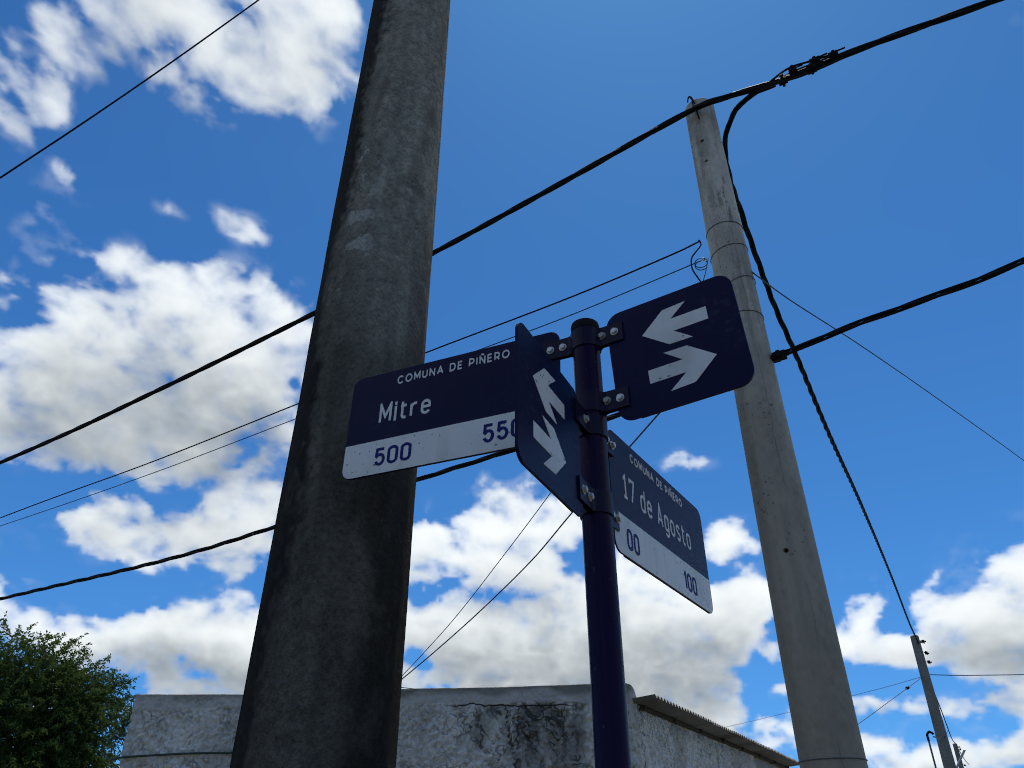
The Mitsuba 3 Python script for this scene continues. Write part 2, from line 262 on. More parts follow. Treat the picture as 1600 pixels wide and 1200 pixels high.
def box_m(x0, x1, y0, y1, z0, z1):
    m = trimesh.creation.box([x1 - x0, y1 - y0, z1 - z0]); m.apply_translation([(x0 + x1) / 2, (y0 + y1) / 2, (z0 + z1) / 2]); return m
def frame44(o, x, y, z=None):
    x = np.asarray(x, float); x = x / np.linalg.norm(x); y = np.asarray(y, float); y = y - x * (x @ y); y /= np.linalg.norm(y)
    M = np.eye(4); M[:3, 0], M[:3, 1], M[:3, 2], M[:3, 3] = x, y, np.cross(x, y), o; return M
def placed(m, M): m = m.copy(); m.apply_transform(M); return m
AZ = lambda d: np.array([math.sin(math.radians(d)), math.cos(math.radians(d)), 0.0])

# ------------------------------------------------------------------ ground and roads
ST, CR = AZ(28.6), AZ(118.6)      # along the street, across it
def strip(along, across, z, M=None):
    a0, a1 = along; c0, c1 = across
    v = [ST * a + CR * c + np.array([0, 0, z]) for a, c in ((a0, c0), (a1, c0), (a1, c1), (a0, c1))]
    m = trimesh.Trimesh(v, [[0, 2, 1], [0, 3, 2]], process=False); return m
obj('ground', strip((-900, 1500), (-1200, 1200), 0), 'grass', kind='structure', label='grassy verge and open ground around the street corner')
obj('road', strip((-300, 900), (2.2, 9.2), .004), 'asphalt', kind='structure', label='asphalt street running away beside the poles')
obj('pavement', strip((9.4, 16.5), (-3.2, -1.6), .008), 'cement', kind='structure', label='cement pavement along the side of the building')
for c in (2.1, 9.3):
    obj('kerb', join([placed(box_m(0, 119.99, -.07, .07, 0, .13), frame44(ST * (a + .0) + CR * c, ST, -CR)) for a in (-120, 0, 120)]), 'cement', kind='structure')

# ------------------------------------------------------------------ building with stucco walls
def vnoise(p, o=4, s=0): return meshkit.fbm(p, o, s)
def stucco(P, s, z):
    """raised trowel strokes: bent ridges over lumpy ground, in metres"""
    q = np.stack([s, z, s * 0], -1)
    w = np.stack([vnoise(q * 5, 3, 21), vnoise(q * 5, 3, 22), s * 0], -1) - .5
    q2 = q + w * .22
    ang = (vnoise(q * 2.1, 2, 33) - .5) * 5
    u = q2[..., 0] * np.cos(ang) + q2[..., 1] * np.sin(ang); v = -q2[..., 0] * np.sin(ang) + q2[..., 1] * np.cos(ang)
    r = 1 - np.abs(2 * vnoise(np.stack([q2[..., 0] * 15, q2[..., 1] * 11, s * 0], -1), 3, 41) - 1) * 3.0
    r2 = 1 - np.abs(2 * vnoise(np.stack([q2[..., 0] * 27, q2[..., 1] * 22, s * 0 + 3], -1), 2, 43) - 1) * 2.6
    return .019 * np.clip(r, -.6, 1) + .012 * np.clip(r2, -.6, 1) + .022 * (vnoise(q * 7, 3, 9) - .5)
WALL_L, WALL_R = np.array([-4.200, 9.000]), np.array([1.168, 8.505])
FD = (WALL_R - WALL_L) / np.linalg.norm(WALL_R - WALL_L); FN = np.array([FD[1], -FD[0]])   # outwards, to the street corner
S2, C2 = ST[:2], CR[:2]
def slab(o, d, nrm, length, thick, ztop_fn, z0, step, coping=False, dd=None):
    """a wall of real thickness: dense displaced outer face and ends, rounded top, plain back. dd: direction of the end faces (from the outer face inwards)"""
    dd = -nrm if dd is None else dd
    ns = max(4, int(length / step)); s = np.linspace(0, length, ns); ne = max(3, int(thick / step))
    loop, out, mid, sc = [], [], [], []
    for k in s: loop.append(o + d * k); out.append(nrm); mid.append(o + d * k + dd * thick / 2); sc.append(k)
    for k in np.linspace(0, thick, ne)[1:]: loop.append(o + d * length + dd * k); out.append(d); mid.append(o + d * length + dd * thick / 2); sc.append(length + k)
    for k in np.linspace(length, 0, 24)[1:]: loop.append(o + d * k + dd * thick); out.append(-nrm); mid.append(o + d * k + dd * thick / 2); sc.append(length + thick + (length - k))
    for k in np.linspace(thick, 0, ne)[1:-1]: loop.append(o + dd * k); out.append(-d); mid.append(o + dd * thick / 2); sc.append(2 * length + 2 * thick - k)
    loop, out, mid, sc = map(np.array, (loop, out, mid, sc)); n = len(loop)
    zt = ztop_fn(sc, loop)
    nz = int((zt.max() - 1.5) / step); tz = np.r_[0, np.linspace(0, 1, nz)]
    rows = []
    for i, t in enumerate(tz):
        z = np.full(n, z0) if i == 0 else 1.5 + (zt - .02 - 1.5) * t
        h = stucco(None, sc, z)
        if coping:
            band = np.clip((z - (2.955 + .025 * (vnoise(np.stack([sc * 3, sc * 0, sc * 0], -1), 3, 77) - .5) * 2)) / .012, 0, 1)
            h = h * (1 - band) + band * (.017 + .005 * (vnoise(np.stack([sc * 8, z * 8, z * 0], -1), 4, 5) - .5) + .004 * (vnoise(np.stack([sc * 30, z * 30, z * 0], -1), 2, 6) - .5))
        rows.append(np.c_[loop + out * h[:, None], z])
    hl = rows[-1][:, :2]
    for f_, dz in ((.06, .006), (.30, .004), (1.0, -.015)): rows.append(np.c_[hl + (mid - hl) * f_, zt - .02 + dz])
    v = np.vstack(rows); return trimesh.Trimesh(v, grid_faces(n, len(rows), True), process=False)
bld = thing('corner_building', 'low white stucco building with rough mould stained walls behind the blue sign post', 'building')
def top_front(s, P):
    L = np.linalg.norm(WALL_R - WALL_L)
    z = 3.150 - .022 * np.exp(-((s - 1.6) / .9) ** 2) + .012 * np.clip((s - 4.0) / 1.4, 0, 1) + .012 * (vnoise(np.stack([s * 2.2, s * 0, s * 0], -1), 4, 51) - .5)
    return z - .07 * np.clip((s - L + .03) / .20, 0, 1) ** 1.0 * (s < L + .4) - .10 * np.clip((s - L - .10) / .12, 0, 1) * (s < L + .4)
obj('wall', slab(WALL_L, FD, FN, np.linalg.norm(WALL_R - WALL_L), .24, top_front, -.02, .0125, True, dd=S2), 'stucco', bld, smooth=True, label='rough front wall with black mould runs under the cement coping')
SIDE_LEN = 5.12
side0 = WALL_R + S2 * .241 + C2 * -.012
def top_side(s, P): return np.full(len(s), 2.958)
obj('wall', slab(side0, S2, C2, SIDE_LEN - .24, .24, top_side, -.02, .016), 'stucco', bld, smooth=True, label='rough side wall under the eave of corrugated sheets')
# recess with a dark metal shutter at the far end of the side wall
def sbox(a0, a1, c0, c1, z0, z1): return placed(box_m(a0, a1, -c1, -c0, z0, z1), frame44(np.r_[WALL_R, 0], ST, -CR))
obj('wall', sbox(SIDE_LEN + .02, 7.3, -.24, -.035, 2.47, 2.955), 'plain_wall', bld, label='smooth grey lintel wall over the dark shutter')
obj('wall', sbox(0, 7.3, -6.2, -6.0, -.02, 2.6), 'plain_wall', bld)
obj('wall', sbox(7.08, 7.3, -5.99, -.25, -.02, 2.5), 'plain_wall', bld)
sh = key_for('shutter', bld)
for k in range(16):
    obj('slat', sbox(SIDE_LEN + .06, 7.25, -.20, -.16 + .006 * (k % 2), .06 + k * .15, .06 + k * .15 + .14), 'dark_metal', sh)
obj('lintel', sbox(SIDE_LEN + .03, 7.32, -.10, .05, 2.40, 2.465), 'steel', bld)
roof = key_for('roof', bld)
def sheet(a0, a1, z_add):
    na, nc = int((a1 - a0) / .0095), 8
    A = np.linspace(a0, a1, na); Cc = np.linspace(.27, -5.9, nc); AA, CC = np.meshgrid(A, Cc)
    Z = 2.985 + .035 * (CC / .27) * .5 + (.017) * np.sin(AA / .098 * 2 * np.pi) + z_add - (CC < 0) * CC * -.03
    Pxy = WALL_R[None, None] + AA[..., None] * S2 + (CC[..., None]) * C2
    v = np.concatenate([Pxy, Z[..., None]], -1); f = grid_faces(na, nc)
    low = v.copy(); low[..., 2] -= .0022; n = na * nc
    b = np.r_[np.arange(na), na + np.arange(nc - 1) * na + na - 1][:0]
    edge = []
    for i in range(na - 1): edge += [[i, i + 1, n + i + 1], [i, n + i + 1, n + i]]
    return trimesh.Trimesh(np.vstack([v.reshape(-1, 3), low.reshape(-1, 3)]), np.vstack([f, f[:, ::-1] + n, edge]), process=False)
a = .02; i = 0
while a < 7.3:
    obj('sheet', sheet(a, min(a + 1.04, 7.42), .0045 * (i % 2)), 'zinc_sheet', roof, smooth=35); a += 1.0; i += 1
for k in range(8):
    obj('rafter', sbox(.28 + k * 1.0, .28 + k * 1.0 + .05, -2.0, .06, 2.925, 2.962), 'timber', roof)
obj('fascia', sbox(.245, 7.28, .005, .03, 2.925, 2.958), 'timber', roof)
ch = [sbox(6.75, 7.1, -.75, -.40, 2.75, 3.135), sbox(6.72, 7.13, -.78, -.37, 3.136, 3.165)]
obj('chimney', join(ch), 'plain_wall', bld)
wl = [(-4.280, 8.961, 2.483), (-4.155, 8.940, 2.504), (-3.680, 8.901, 2.525), (-3.369, 8.872, 2.533), (-2.982, 8.836, 2.530), (-2.137, 8.757, 2.527), (-1.330, 8.683, 2.503)]
obj('wall_cable', tube(resample(catmull(wl), .05)[0], .011, 8), 'wire_green', smooth=True, label='dark green cable stretched across the rough front wall, left of the big pole', cat='cable')

# ------------------------------------------------------------------ concrete poles
def pole_mesh(base, rfn, z0, z1, lean=(0, 0), sides=72, nz=160, amp=.002, seed=0, ridge=None, dome=.03):
    z = np.linspace(z0, z1, nz); ang = np.arange(sides) * 2 * np.pi / sides; rows = []
    for zz in z:
        r = rfn(zz) + amp * (vnoise(np.stack([np.cos(ang) * 3, np.sin(ang) * 3, np.full(sides, zz * 2.5)], -1), 4, seed) - .5) * 2
        if ridge: r = r + ridge[1] * np.exp(-(((ang - ridge[0] + np.pi) % (2 * np.pi) - np.pi) / ridge[2]) ** 2)
        rows.append(np.c_[base[0] + lean[0] * (zz - 1.55) + r * np.cos(ang), base[1] + lean[1] * (zz - 1.55) + r * np.sin(ang), np.full(sides, zz)])
    c = np.array([base[0] + lean[0] * (z1 - 1.55), base[1] + lean[1] * (z1 - 1.55)])
    for f_, dz in ((.86, dome * .7), (.5, dome)): q = rows[nz - 1].copy(); q[:, :2] = c + (q[:, :2] - c) * f_; q[:, 2] = z1 + dz; rows.append(q)
    v = np.vstack(rows); f = grid_faces(sides, len(rows), True); n = len(v); k = np.arange(sides); e = (len(rows) - 1) * sides
    v = np.vstack([v, [base[0], base[1], z0], [*c, z1 + dome]])
    f = np.vstack([f, np.stack([(k + 1) % sides, k, k * 0 + n], 1), np.stack([e + k, e + (k + 1) % sides, k * 0 + n + 1], 1)])
    return trimesh.Trimesh(v, f, process=False)
bp = thing('concrete_pole', 'thick dark weathered concrete pole with black stains, behind the Mitre sign', 'utility pole')
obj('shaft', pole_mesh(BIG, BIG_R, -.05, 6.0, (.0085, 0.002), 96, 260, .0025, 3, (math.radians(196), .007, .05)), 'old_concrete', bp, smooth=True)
PTOP = 6.44
p1r = lambda z: .150 - .0083 * (z - 1.55)
LEAN1 = np.array([-.0035, .0013])
m = pole_mesh(P1, p1r, -.05, 6.50, LEAN1, 64, 170, .0012, 8)
def hole(M0, pt, r=.014, depth=.07):
    pt = np.array(pt); d = np.r_[P1 - pt[:2], 0]; d /= np.linalg.norm(d)
    c = trimesh.creation.cylinder(r, 2 * depth, sections=20); c.apply_transform(trimesh.geometry.align_vectors([0, 0, 1], d)); c.apply_translation(pt)
    mm = lambda t: manifold3d.Manifold(manifold3d.Mesh(np.asarray(t.vertices, np.float32), np.asarray(t.faces, np.uint32)))
    return M0 - mm(c)
MM = manifold3d.Manifold(manifold3d.Mesh(np.asarray(m.vertices, np.float32), np.asarray(m.faces, np.uint32)))
for pt, r in (((1.369, 3.844, 6.038), .016), ((1.366, 3.834, 5.825), .013), ((1.380, 3.808, 2.912), .014)): MM = hole(MM, pt, r)
g = MM.to_mesh(); m = trimesh.Trimesh(g.vert_properties[:, :3], g.tri_verts, process=False)
cp = thing('concrete_pole', 'pale grey round concrete pole behind the right arrow sign, cables at its top', 'utility pole')
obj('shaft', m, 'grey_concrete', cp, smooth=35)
def ring(z, tilt=0.0, ph=0.0, gap=.003, r=.0024, fn=p1r, base=P1):
    t = np.linspace(0, 2 * np.pi, 49); zz = z + tilt * np.cos(t - ph); rr = fn(z) + gap
    b_ = base + LEAN1 * (z - 1.55); p = np.c_[b_[0] + rr * np.cos(t), b_[1] + rr * np.sin(t), zz]; return tube(p, r, 6, False)
RZ = [(1.430, 3.794, 5.212)[2], (1.433, 3.793, 5.011)[2], (1.463, 3.782, 4.697)[2], (1.420, 3.798, 4.456)[2], (1.443, 3.784, 1.943)[2]]
for z, tl, ph in zip(RZ, (.0, .02, .055, .0, .0), (0, 0, -.6, 0, 0)):
    obj('wire_band', ring(z, tl, ph), 'wire_grey', cp, smooth=True)
# steel hook at the pole head
hk = [np.array((1.373, 3.810, 6.229)) , np.array((1.369, 3.822, 6.330)), np.array((1.369, 3.833, 6.424)), np.array((1.359, 3.858, 6.538)), np.array((1.344, 3.874, 6.551)), np.array((1.330, 3.868, 6.491))]
obj('hook', join([tube(catmull(hk, 6), .006, 6), tube(catmull([(1.346, 3.820, 6.341), (1.356, 3.837, 6.467), (1.347, 3.851, 6.530)], 5), .005, 6), placed(trimesh.creation.icosphere(2, .024), trimesh.transformations.translation_matrix((1.365, 3.824, 6.368)))]), 'black_plastic', cp, smooth=True)

P2, P3, P4 = np.array((10.170, 20.183, 6.470))[:2], np.array((21.403, 41.394, 6.529))[:2], np.array((34.500, 65.465, 7.943))[:2]
far = [(P2, .10, .158, 'slim grey concrete pole farther down the street, second from the right arrow sign'),
       (P3, .10, .155, 'small distant concrete pole third along the street, beside the slanted bar'),
       (P4, .10, .155, 'tiny farthest concrete pole at the bottom right edge')]
fp = []
for c, rt, rb, lab in far:
    k = thing('concrete_pole', lab, 'utility pole'); fp.append(k)
    obj('shaft', pole_mesh(c, lambda z: rb + (rt - rb) * (z - 1.5) / 4.9, -.05, PTOP, (0, 0), 24, 20, .001, 5), 'far_concrete', k, smooth=True)
# fittings: each far pole's cable clamps
def connector(c, d, s=1.0):
    b = trimesh.creation.box([.060 * s, .034 * s, .046 * s]); q = trimesh.creation.cylinder(.009 * s, .085 * s, sections=10); n_ = trimesh.creation.cylinder(.014 * s, .016 * s, sections=6); n_.apply_translation([0, 0, .04 * s])
    w_ = trimesh.creation.cylinder(.006 * s, .10 * s, sections=8); w_.apply_transform(trimesh.transformations.rotation_matrix(np.pi / 2, [0, 1, 0])); w_.apply_translation([.03 * s, .012 * s, .012 * s])
    return placed(join([b, q, n_, w_]), frame44(c, d, [0, 0, 1.0]) @ trimesh.transformations.rotation_matrix(rng.uniform(-.5, .5), [1, 0, 0]))
for c, k in zip((P2, P3, P4), fp):
    zs = (6.30, 6.02, 5.80) if c is P2 else (6.2, 5.9, 5.5)
    for zz in zs: obj('cable_clamp', connector(np.r_[c + CR[:2] * .17, zz], ST + np.array([0, 0, -.5]), 1.3), 'black_plastic', k)
    obj('bracket', placed(box_m(-.02, .02, -.10, .10, -.03, .03), frame44([c[0] + CR[0] * .1, c[1] + CR[1] * .1, 6.3], ST, CR)), 'zinc_dull', k)

# ------------------------------------------------------------------ the corner post with its clamps
C0 = np.array([.1694, 1.5128]); PR = .0322; PT_TOP = 2.652
post = thing('sign_post', 'dark blue round steel post carrying four street signs', 'post')
z = np.linspace(-.05, PT_TOP - .012, 40)
obj('tube', placed(lathe(np.c_[np.full(40, PR), z], 56), trimesh.transformations.translation_matrix([*C0, 0])), 'post_paint', post, smooth=40)
capm = lathe([(PR + .0005, -.012), (PR + .002, -.010), (PR + .0022, .004), (PR + .0005, .010), (PR - .006, .0135), (.012, .0155), (.0005, .016)], 48)
obj('cap', placed(capm, trimesh.transformations.translation_matrix([*C0, PT_TOP - .005])), 'black_plastic', post, smooth=40, label='black plastic cap on the post')
PLATES = {'M': ([-.4393, 1.7866, 2.6747], [.9119, -.4101, -.0175], [.016, -.0072, .9998], .6014, .300),
          'R': ([.2166, 1.4859, 2.6605], [.8674, -.495, .0503], [-.0437, .0249, .9987], .3035, .2956),
          'L': ([.0041, 1.1644, 2.4232], [.4285, .9034, -.0129], [.0055, .0116, .9999], .3035, .2956),
          'A': ([.2116, 1.5804, 2.4168], [.53, .848, -.0062], [.0033, .0053, 1.0], .6014, .300)}
def outdir(k):
    x = np.array(PLATES[k][1][:2]); x = x / np.linalg.norm(x); return -x if k in 'ML' else x
GAP = {'M': .0661, 'R': .0545, 'L': .0822, 'A': .0797}
TAB = {'M': .043, 'R': .043, 'L': .029, 'A': .0165}; BOLT = {'M': (-.0095, .0225), 'R': (-.0095, .0225), 'L': (-.024, .010), 'A': (-.0235, .0085)}
CH = .050
def clamp(k1, k2, zc, skip=()):
    """two half straps round the post; each pair of tabs holds one plate"""
    ck = key_for('clamp', post)
    shape = Point(0, 0).buffer(PR + .0035, 48); lim = []
    for k in (k1, k2):
        o = outdir(k); a = math.degrees(math.atan2(o[1], o[0])); L = GAP[k] + TAB[k]
        shape = shape.union(affinity.rotate(box(0, -.0068, L, .0068), a, origin=(0, 0)))
        lim.append(affinity.rotate(box(L - .0005, -.1, L + .1, .1), a, origin=(0, 0)).union(affinity.rotate(box(.02, -.0012, L + .1, .0012), a, origin=(0, 0))))
    shape = shape.buffer(.016, 16).buffer(-.016, 16)
    strap = shape.difference(shape.buffer(-.0030, 16)).difference(unary_union(lim))
    parts = sorted([q for q in strap.geoms if q.area > 1e-5] if hasattr(strap, 'geoms') else [strap], key=lambda q: q.centroid.y)
    mesh = join([extrude(q.simplify(.0001), CH, -CH / 2) for q in parts]); mesh.apply_translation([*C0, zc])
    scene[ck] = mikit.ply(mesh, 'strap_paint', smooth=35)
    for k in (k1, k2):
        o = np.r_[outdir(k), 0]; nn = np.cross(o, [0, 0, 1]); nn = nn if nn[1] < 0 else -nn
        for j, dist in enumerate(GAP[k] + q for q in BOLT[k]):
            if (k, j) in skip: continue
            hexa = trimesh.creation.cylinder(.0075, .0052, sections=6); hexa.apply_translation([0, 0, .0026 + .0015])
            dome = trimesh.creation.cylinder(.0058, .0012, sections=16); dome.apply_translation([0, 0, .0068 + .0004])
            wash = trimesh.creation.cylinder(.0098, .0015, sections=24); wash.apply_translation([0, 0, .0007])
            stem = trimesh.creation.cylinder(.004, .03, sections=12); stem.apply_translation([0, 0, -.015])
            b = join([hexa, dome, wash, stem]); rz = trimesh.transformations.rotation_matrix(rng.uniform(0, 1), [0, 0, 1]); b.apply_transform(rz)
            M = frame44(np.r_[C0, zc + rng.uniform(-.0015, .0015)] + o * dist + nn * .0069, o, [0, 0, 1]); 
            if M[:3, 2] @ nn < 0: M[:3, 0] *= -1; M[:3, 2] *= -1
            obj('bolt', placed(b, M), 'zinc_dull' if (k == 'R' and j == 0) else 'zinc', ck)
ZU = PLATES['M'][0][2]; ZL = PLATES['A'][0][2]
clamp('M', 'R', 2.606); clamp('M', 'R', 2.428); clamp('L', 'A', 2.3675, {('L', 1)}); clamp('L', 'A', 2.1865)

# ------------------------------------------------------------------ lettering: strokes of constant width
def rr(x0, y0, x1, y1, r):
    return LineString(box(x0 + r, y0 + r, x1 - r, y1 - r).buffer(r, 12).exterior.coords)
def arc(cx, cy, rx, ry, a0, a1, n=16):
    t = np.radians(np.linspace(a0, a1, n)); return [(cx + rx * math.cos(q), cy + ry * math.sin(q)) for q in t]
def narrow(ch):
    X = .70
    G = {'M': ([[(0, 0), (0, 1), (.30, .30), (.60, 1), (.60, 0)]], .60), 'i': ([[(0, 0), (0, X)], [(0, .93), (0, .96)]], 0),
         't': ([[(.10, .93), (.10, .17), *arc(.26, .16, .16, .16, 180, 270, 8), (.33, 0)], [(0, X), (.33, X)]], .33),
         'r': ([[(0, 0), (0, X)], [(0, .46), *arc(.26, .46, .26, .24, 180, 80, 10)]], .32),
         'e': ([[(.01, .37), (.43, .37), (.43, .48), *arc(.22, .48, .21, .22, 0, 180, 14), (.01, .22), *arc(.22, .22, .21, .22, 180, 335, 12)]], .43),
         'd': ([rr(0, 0, .42, X, .20), [(.42, 0), (.42, 1.02)]], .42), 'A': ([[(0, 0), (.26, 1), (.52, 0)], [(.08, .28), (.44, .28)]], .52),
         'g': ([rr(0, 0, .42, X, .20), [(.42, X), (.42, -.10), *arc(.22, -.10, .20, .18, 0, -150, 12)]], .42), 'o': ([rr(0, 0, .43, X, .205)], .43),
         's': ([[(.39, .60), *arc(.20, .53, .19, .17, 40, 190, 10), (.10, .40), (.28, .31), *arc(.20, .17, .20, .17, 50, -145, 12)]], .40),
         '5': ([[(.42, 1), (.05, 1), (.02, .56), *arc(.22, .32, .22, .32, 140, -160, 24)]], .44), '0': ([rr(0, 0, .45, 1, .215)], .45),
         'l': ([[(0, .80), (.18, 1), (.18, 0)], [(.0, 0), (.34, 0)]], .34), '1': ([[(0, .80), (.17, 1), (.17, 0)]], .17), '7': ([[(0, .84), (0, 1), (.44, 1), (.16, 0)]], .44), ' ': ([], .10)}
    return G[ch]
def wide(ch):
    G = {'C': ([arc(.46, .5, .44, .5, 42, 318, 28)], .84), 'O': ([arc(.48, .5, .48, .5, 0, 360, 40)], .96), 'M': ([[(0, 0), (0, 1), (.42, .28), (.84, 1), (.84, 0)]], .84),
         'U': ([[(0, 1), (0, .36), *arc(.35, .36, .35, .36, 180, 360, 18), (.70, 1)]], .70), 'N': ([[(0, 0), (0, 1), (.72, 0), (.72, 1)]], .72), 'A': ([[(0, 0), (.43, 1), (.86, 0)], [(.15, .30), (.71, .30)]], .86),
         'D': ([[(0, 0), (0, 1), (.30, 1), *arc(.30, .5, .48, .5, 90, -90, 20), (0, 0)]], .78), 'E': ([[(.56, 1), (0, 1), (0, 0), (.58, 0)], [(0, .51), (.50, .51)]], .58), 'P': ([[(0, 0), (0, 1), (.34, 1), *arc(.34, .67, .31, .33, 90, -90, 14), (0, .34)]], .65),
         'I': ([[(0, 0), (0, 1)]], 0), 'R': ([[(0, 0), (0, 1), (.34, 1), *arc(.34, .67, .31, .33, 90, -90, 14), (0, .34)], [(.36, .34), (.66, 0)]], .66), ' ': ([], .20)}
    if ch == 'Ñ': a, w = G['N']; return a + [[(.16, 1.24), (.27, 1.33), (.44, 1.24), (.56, 1.33)]], w
    return G[ch]
def text(s, font, cap, stroke, x0, x1, base, gap=.27):
    """shapely lettering with capitals 'cap' tall, fitted between x0 and x1"""
    out, x = [], 0.0; hs = stroke / 2; words = [(w, []) for w in s.split(' ')]; wi = 0
    for ch in s:
        wi += ch == ' '
        ls, w = font(ch)
        for l in ls:
            l = l if isinstance(l, LineString) else LineString(l)
            l = affinity.scale(l, 1, 1 - stroke, origin=(0, 0)); l = affinity.translate(l, x + hs, hs)
            out.append(l.buffer(hs, 6, cap_style='flat' if ch not in 'i' else 'square', join_style='mitre', mitre_limit=1.6)); words[wi][1].append(out[-1])
        x += w + stroke + (gap if w or ch in 'iI' else 0)
    b = unary_union(out).bounds; fit = lambda g: affinity.translate(affinity.scale(affinity.translate(g, -b[0], 0), (x1 - x0) / (b[2] - b[0]), cap, origin=(0, 0)), x0, base)
    return [(w, fit(unary_union(o))) for w, o in words]

def plate_frame(k):
    o, x, y, w, h = PLATES[k]; return frame44(o, x, y), w, h
def rounded(w, h, r): return box(r, -h + r, w - r, -r).buffer(r, 14)
def sign(k, name, label, cat, corner, inner_left, letters):
    M, w, h = plate_frame(k); t = thing(name, label, cat)
    out = rounded(w, h, corner if k != 'L' else .028); ply = lambda g, th, z0: placed(extrude(g, th, z0), M)
    # pressed sheet: flat face and a return lip round the back, open where the clamps pass
    cut = box(-.01, -h - .01, .05, .01) if inner_left else box(w - .05, -h - .01, w + .01, .01)
    lip = out.difference(out.buffer(-.0022, 14)).difference(cut)
    obj('plate', join([ply(out, .0030, -.0015), ply(lip, .0030, -.0045)]), 'sign_blue', t, smooth=35)
    return t, M, w, h, out, ply
def name_sign(k, label, lines, numbers, inner_left):
    t, M, w, h, out, ply = sign(k, 'street_name_sign', label, 'street sign', .028, inner_left, None)
    obj('number_band', ply(out.buffer(-.0012).intersection(box(0, -h, w, -.2045)), .0008, .0016), 'white_film', t)
    for ws in lines:
        for w_, g in ws: obj('lettering', ply(g, .0008, .0016), 'letter_white', t, label='white lettering ' + w_.replace('l7', '17'))
    for ws in numbers:
        for w_, g in ws: obj('number', ply(g, .0008, .0026), 'letter_blue', t, label='blue number ' + w_)
name_sign('M', 'blue street name sign reading Mitre, numbers 500 and 550, before the thick dark pole',
          [text('COMUNA DE PIÑERO', wide, .0255, .19, .1405, .468, -.0462, .30), text('Mitre', narrow, .0585, .135, .0950, .2490, -.1560, .17)],
          [text('500', narrow, .0500, .155, .0970, .2035, -.2780, .13), text('550', narrow, .0500, .155, .4020, .5060, -.2740, .13)], False)
name_sign('A', 'blue street name sign reading 17 de Agosto, numbers 00 and 100, right of the post',
          [text('COMUNA DE PIÑERO', wide, .0240, .20, .1190, .4530, -.0435, .30), text('l7 de Agosto', narrow, .0620, .125, .0650, .4850, -.1560, .19)],
          [text('00', narrow, .0500, .155, .0625, .1275, -.2800, .13), text('100', narrow, .0480, .155, .4010, .4870, -.2790, .13)], True)
ARROW = Polygon([(0, -.050), (.056, 0), (.112, .003), (.0715, -.031), (.1545, -.031), (.1545, -.0655), (.0735, -.0655), (.113, -.098), (.0585, -.097)])
def arrow_sign(k, label, inner_left):
    t, M, w, h, out, ply = sign(k, 'arrow_sign', label, 'street sign', .036, inner_left, None)
    x0 = .0825 if inner_left else .0640
    y0 = -.0400 if inner_left else -.0440
    obj('arrow', ply(affinity.translate(ARROW, x0, y0), .0008, .0016), 'white_film', t, label='white arrow pointing left')
    obj('arrow', ply(affinity.translate(affinity.rotate(ARROW, 180, origin=(.0772, -.049)), x0, y0 - .1145), .0008, .0016), 'white_film', t, label='white arrow pointing right')
arrow_sign('R', 'blue square two arrow sign right of the post, in front of the pale pole', True)
arrow_sign('L', 'blue square two arrow sign seen at a sharp angle, left of the post', False)

# ------------------------------------------------------------------ overhead cables and wires
def wire(name, pts, r, m, label, cat='wire', sides=6, step=.12):
    return obj(name, tube(resample(catmull(pts, 14), step)[0], r, sides), m, smooth=True, label=label, cat=cat)
CBL = 'power cable'
o = (-.10, -.14)
A_ = [(-11.967, 11.491, 5.372), (-5.922, 8.001, 5.521), (-3.580, 6.649, 5.672), (-1.815, 5.630, 5.846), (-0.717, 4.996, 5.973), (0.366, 4.371, 6.152), (1.285, 3.840, 6.324), (1.559, 3.682, 6.308), (1.833, 3.524, 6.248), (2.067, 3.389, 6.225), (2.243, 3.287, 6.221), (2.554, 3.108, 6.193), (3.040, 2.827, 6.130), (3.590, 2.509, 6.084)]
def on(P, l=0, r=0, dz=0.0):
    """the same cable carried on out of sight, at both ends"""
    P = [np.array(q, float) for q in P]
    more = lambda q, az, L: [q + AZ(az) * k + np.array([0, 0, dz * k / L]) for k in np.arange(.5, L, .5)] if L else []
    return more(P[0], -60, l)[::-1] + P + more(P[-1], 120, r)
A_ = on(A_, 14, 16, .25)
ca = thing('twisted_cable', 'thick black twisted power cable passing in front of the top of the pale pole', CBL)
obj('bundle', twisted(A_, .0105, 4, 1.3), 'cable_black', ca, smooth=True)
obj('bundle', twisted([(1.175, 3.904, 6.316), (1.291, 3.807, 6.297), (1.360, 3.794, 6.338), (1.437, 3.754, 6.331), (1.600, 3.658, 6.306)], .0055, 1, .6, spread=0), 'cable_black', ca, smooth=True)
# splice: loose strands and connectors on the right of the pole
def sp(x, y): return None
loose = [[(1.774, 3.526, 6.217), (1.929, 3.437, 6.292), (2.065, 3.358, 6.267), (2.201, 3.280, 6.239)], [(1.805, 3.571, 6.276), (1.922, 3.504, 6.270), (2.081, 3.412, 6.300), (2.240, 3.320, 6.254)],
         [(1.780, 3.514, 6.222), (1.933, 3.426, 6.165), (2.072, 3.345, 6.151), (2.219, 3.261, 6.156)], [(1.837, 3.584, 6.307), (2.000, 3.491, 6.337), (2.125, 3.418, 6.329), (2.252, 3.345, 6.325)]]
for l in loose: obj('strand', tube(catmull(l, 10), .0075, 6), 'cable_black', ca, smooth=True)
cd = AZ(120)
for c, s in (((1.896, 3.487, 6.227), 1.0), ((1.952, 3.423, 6.245), .9), ((2.081, 3.349, 6.247), 1.1), ((2.048, 3.360, 6.178), 1.0), ((2.185, 3.289, 6.231), 1.0)):
    obj('connector', connector(c, cd, s), 'black_plastic', ca)
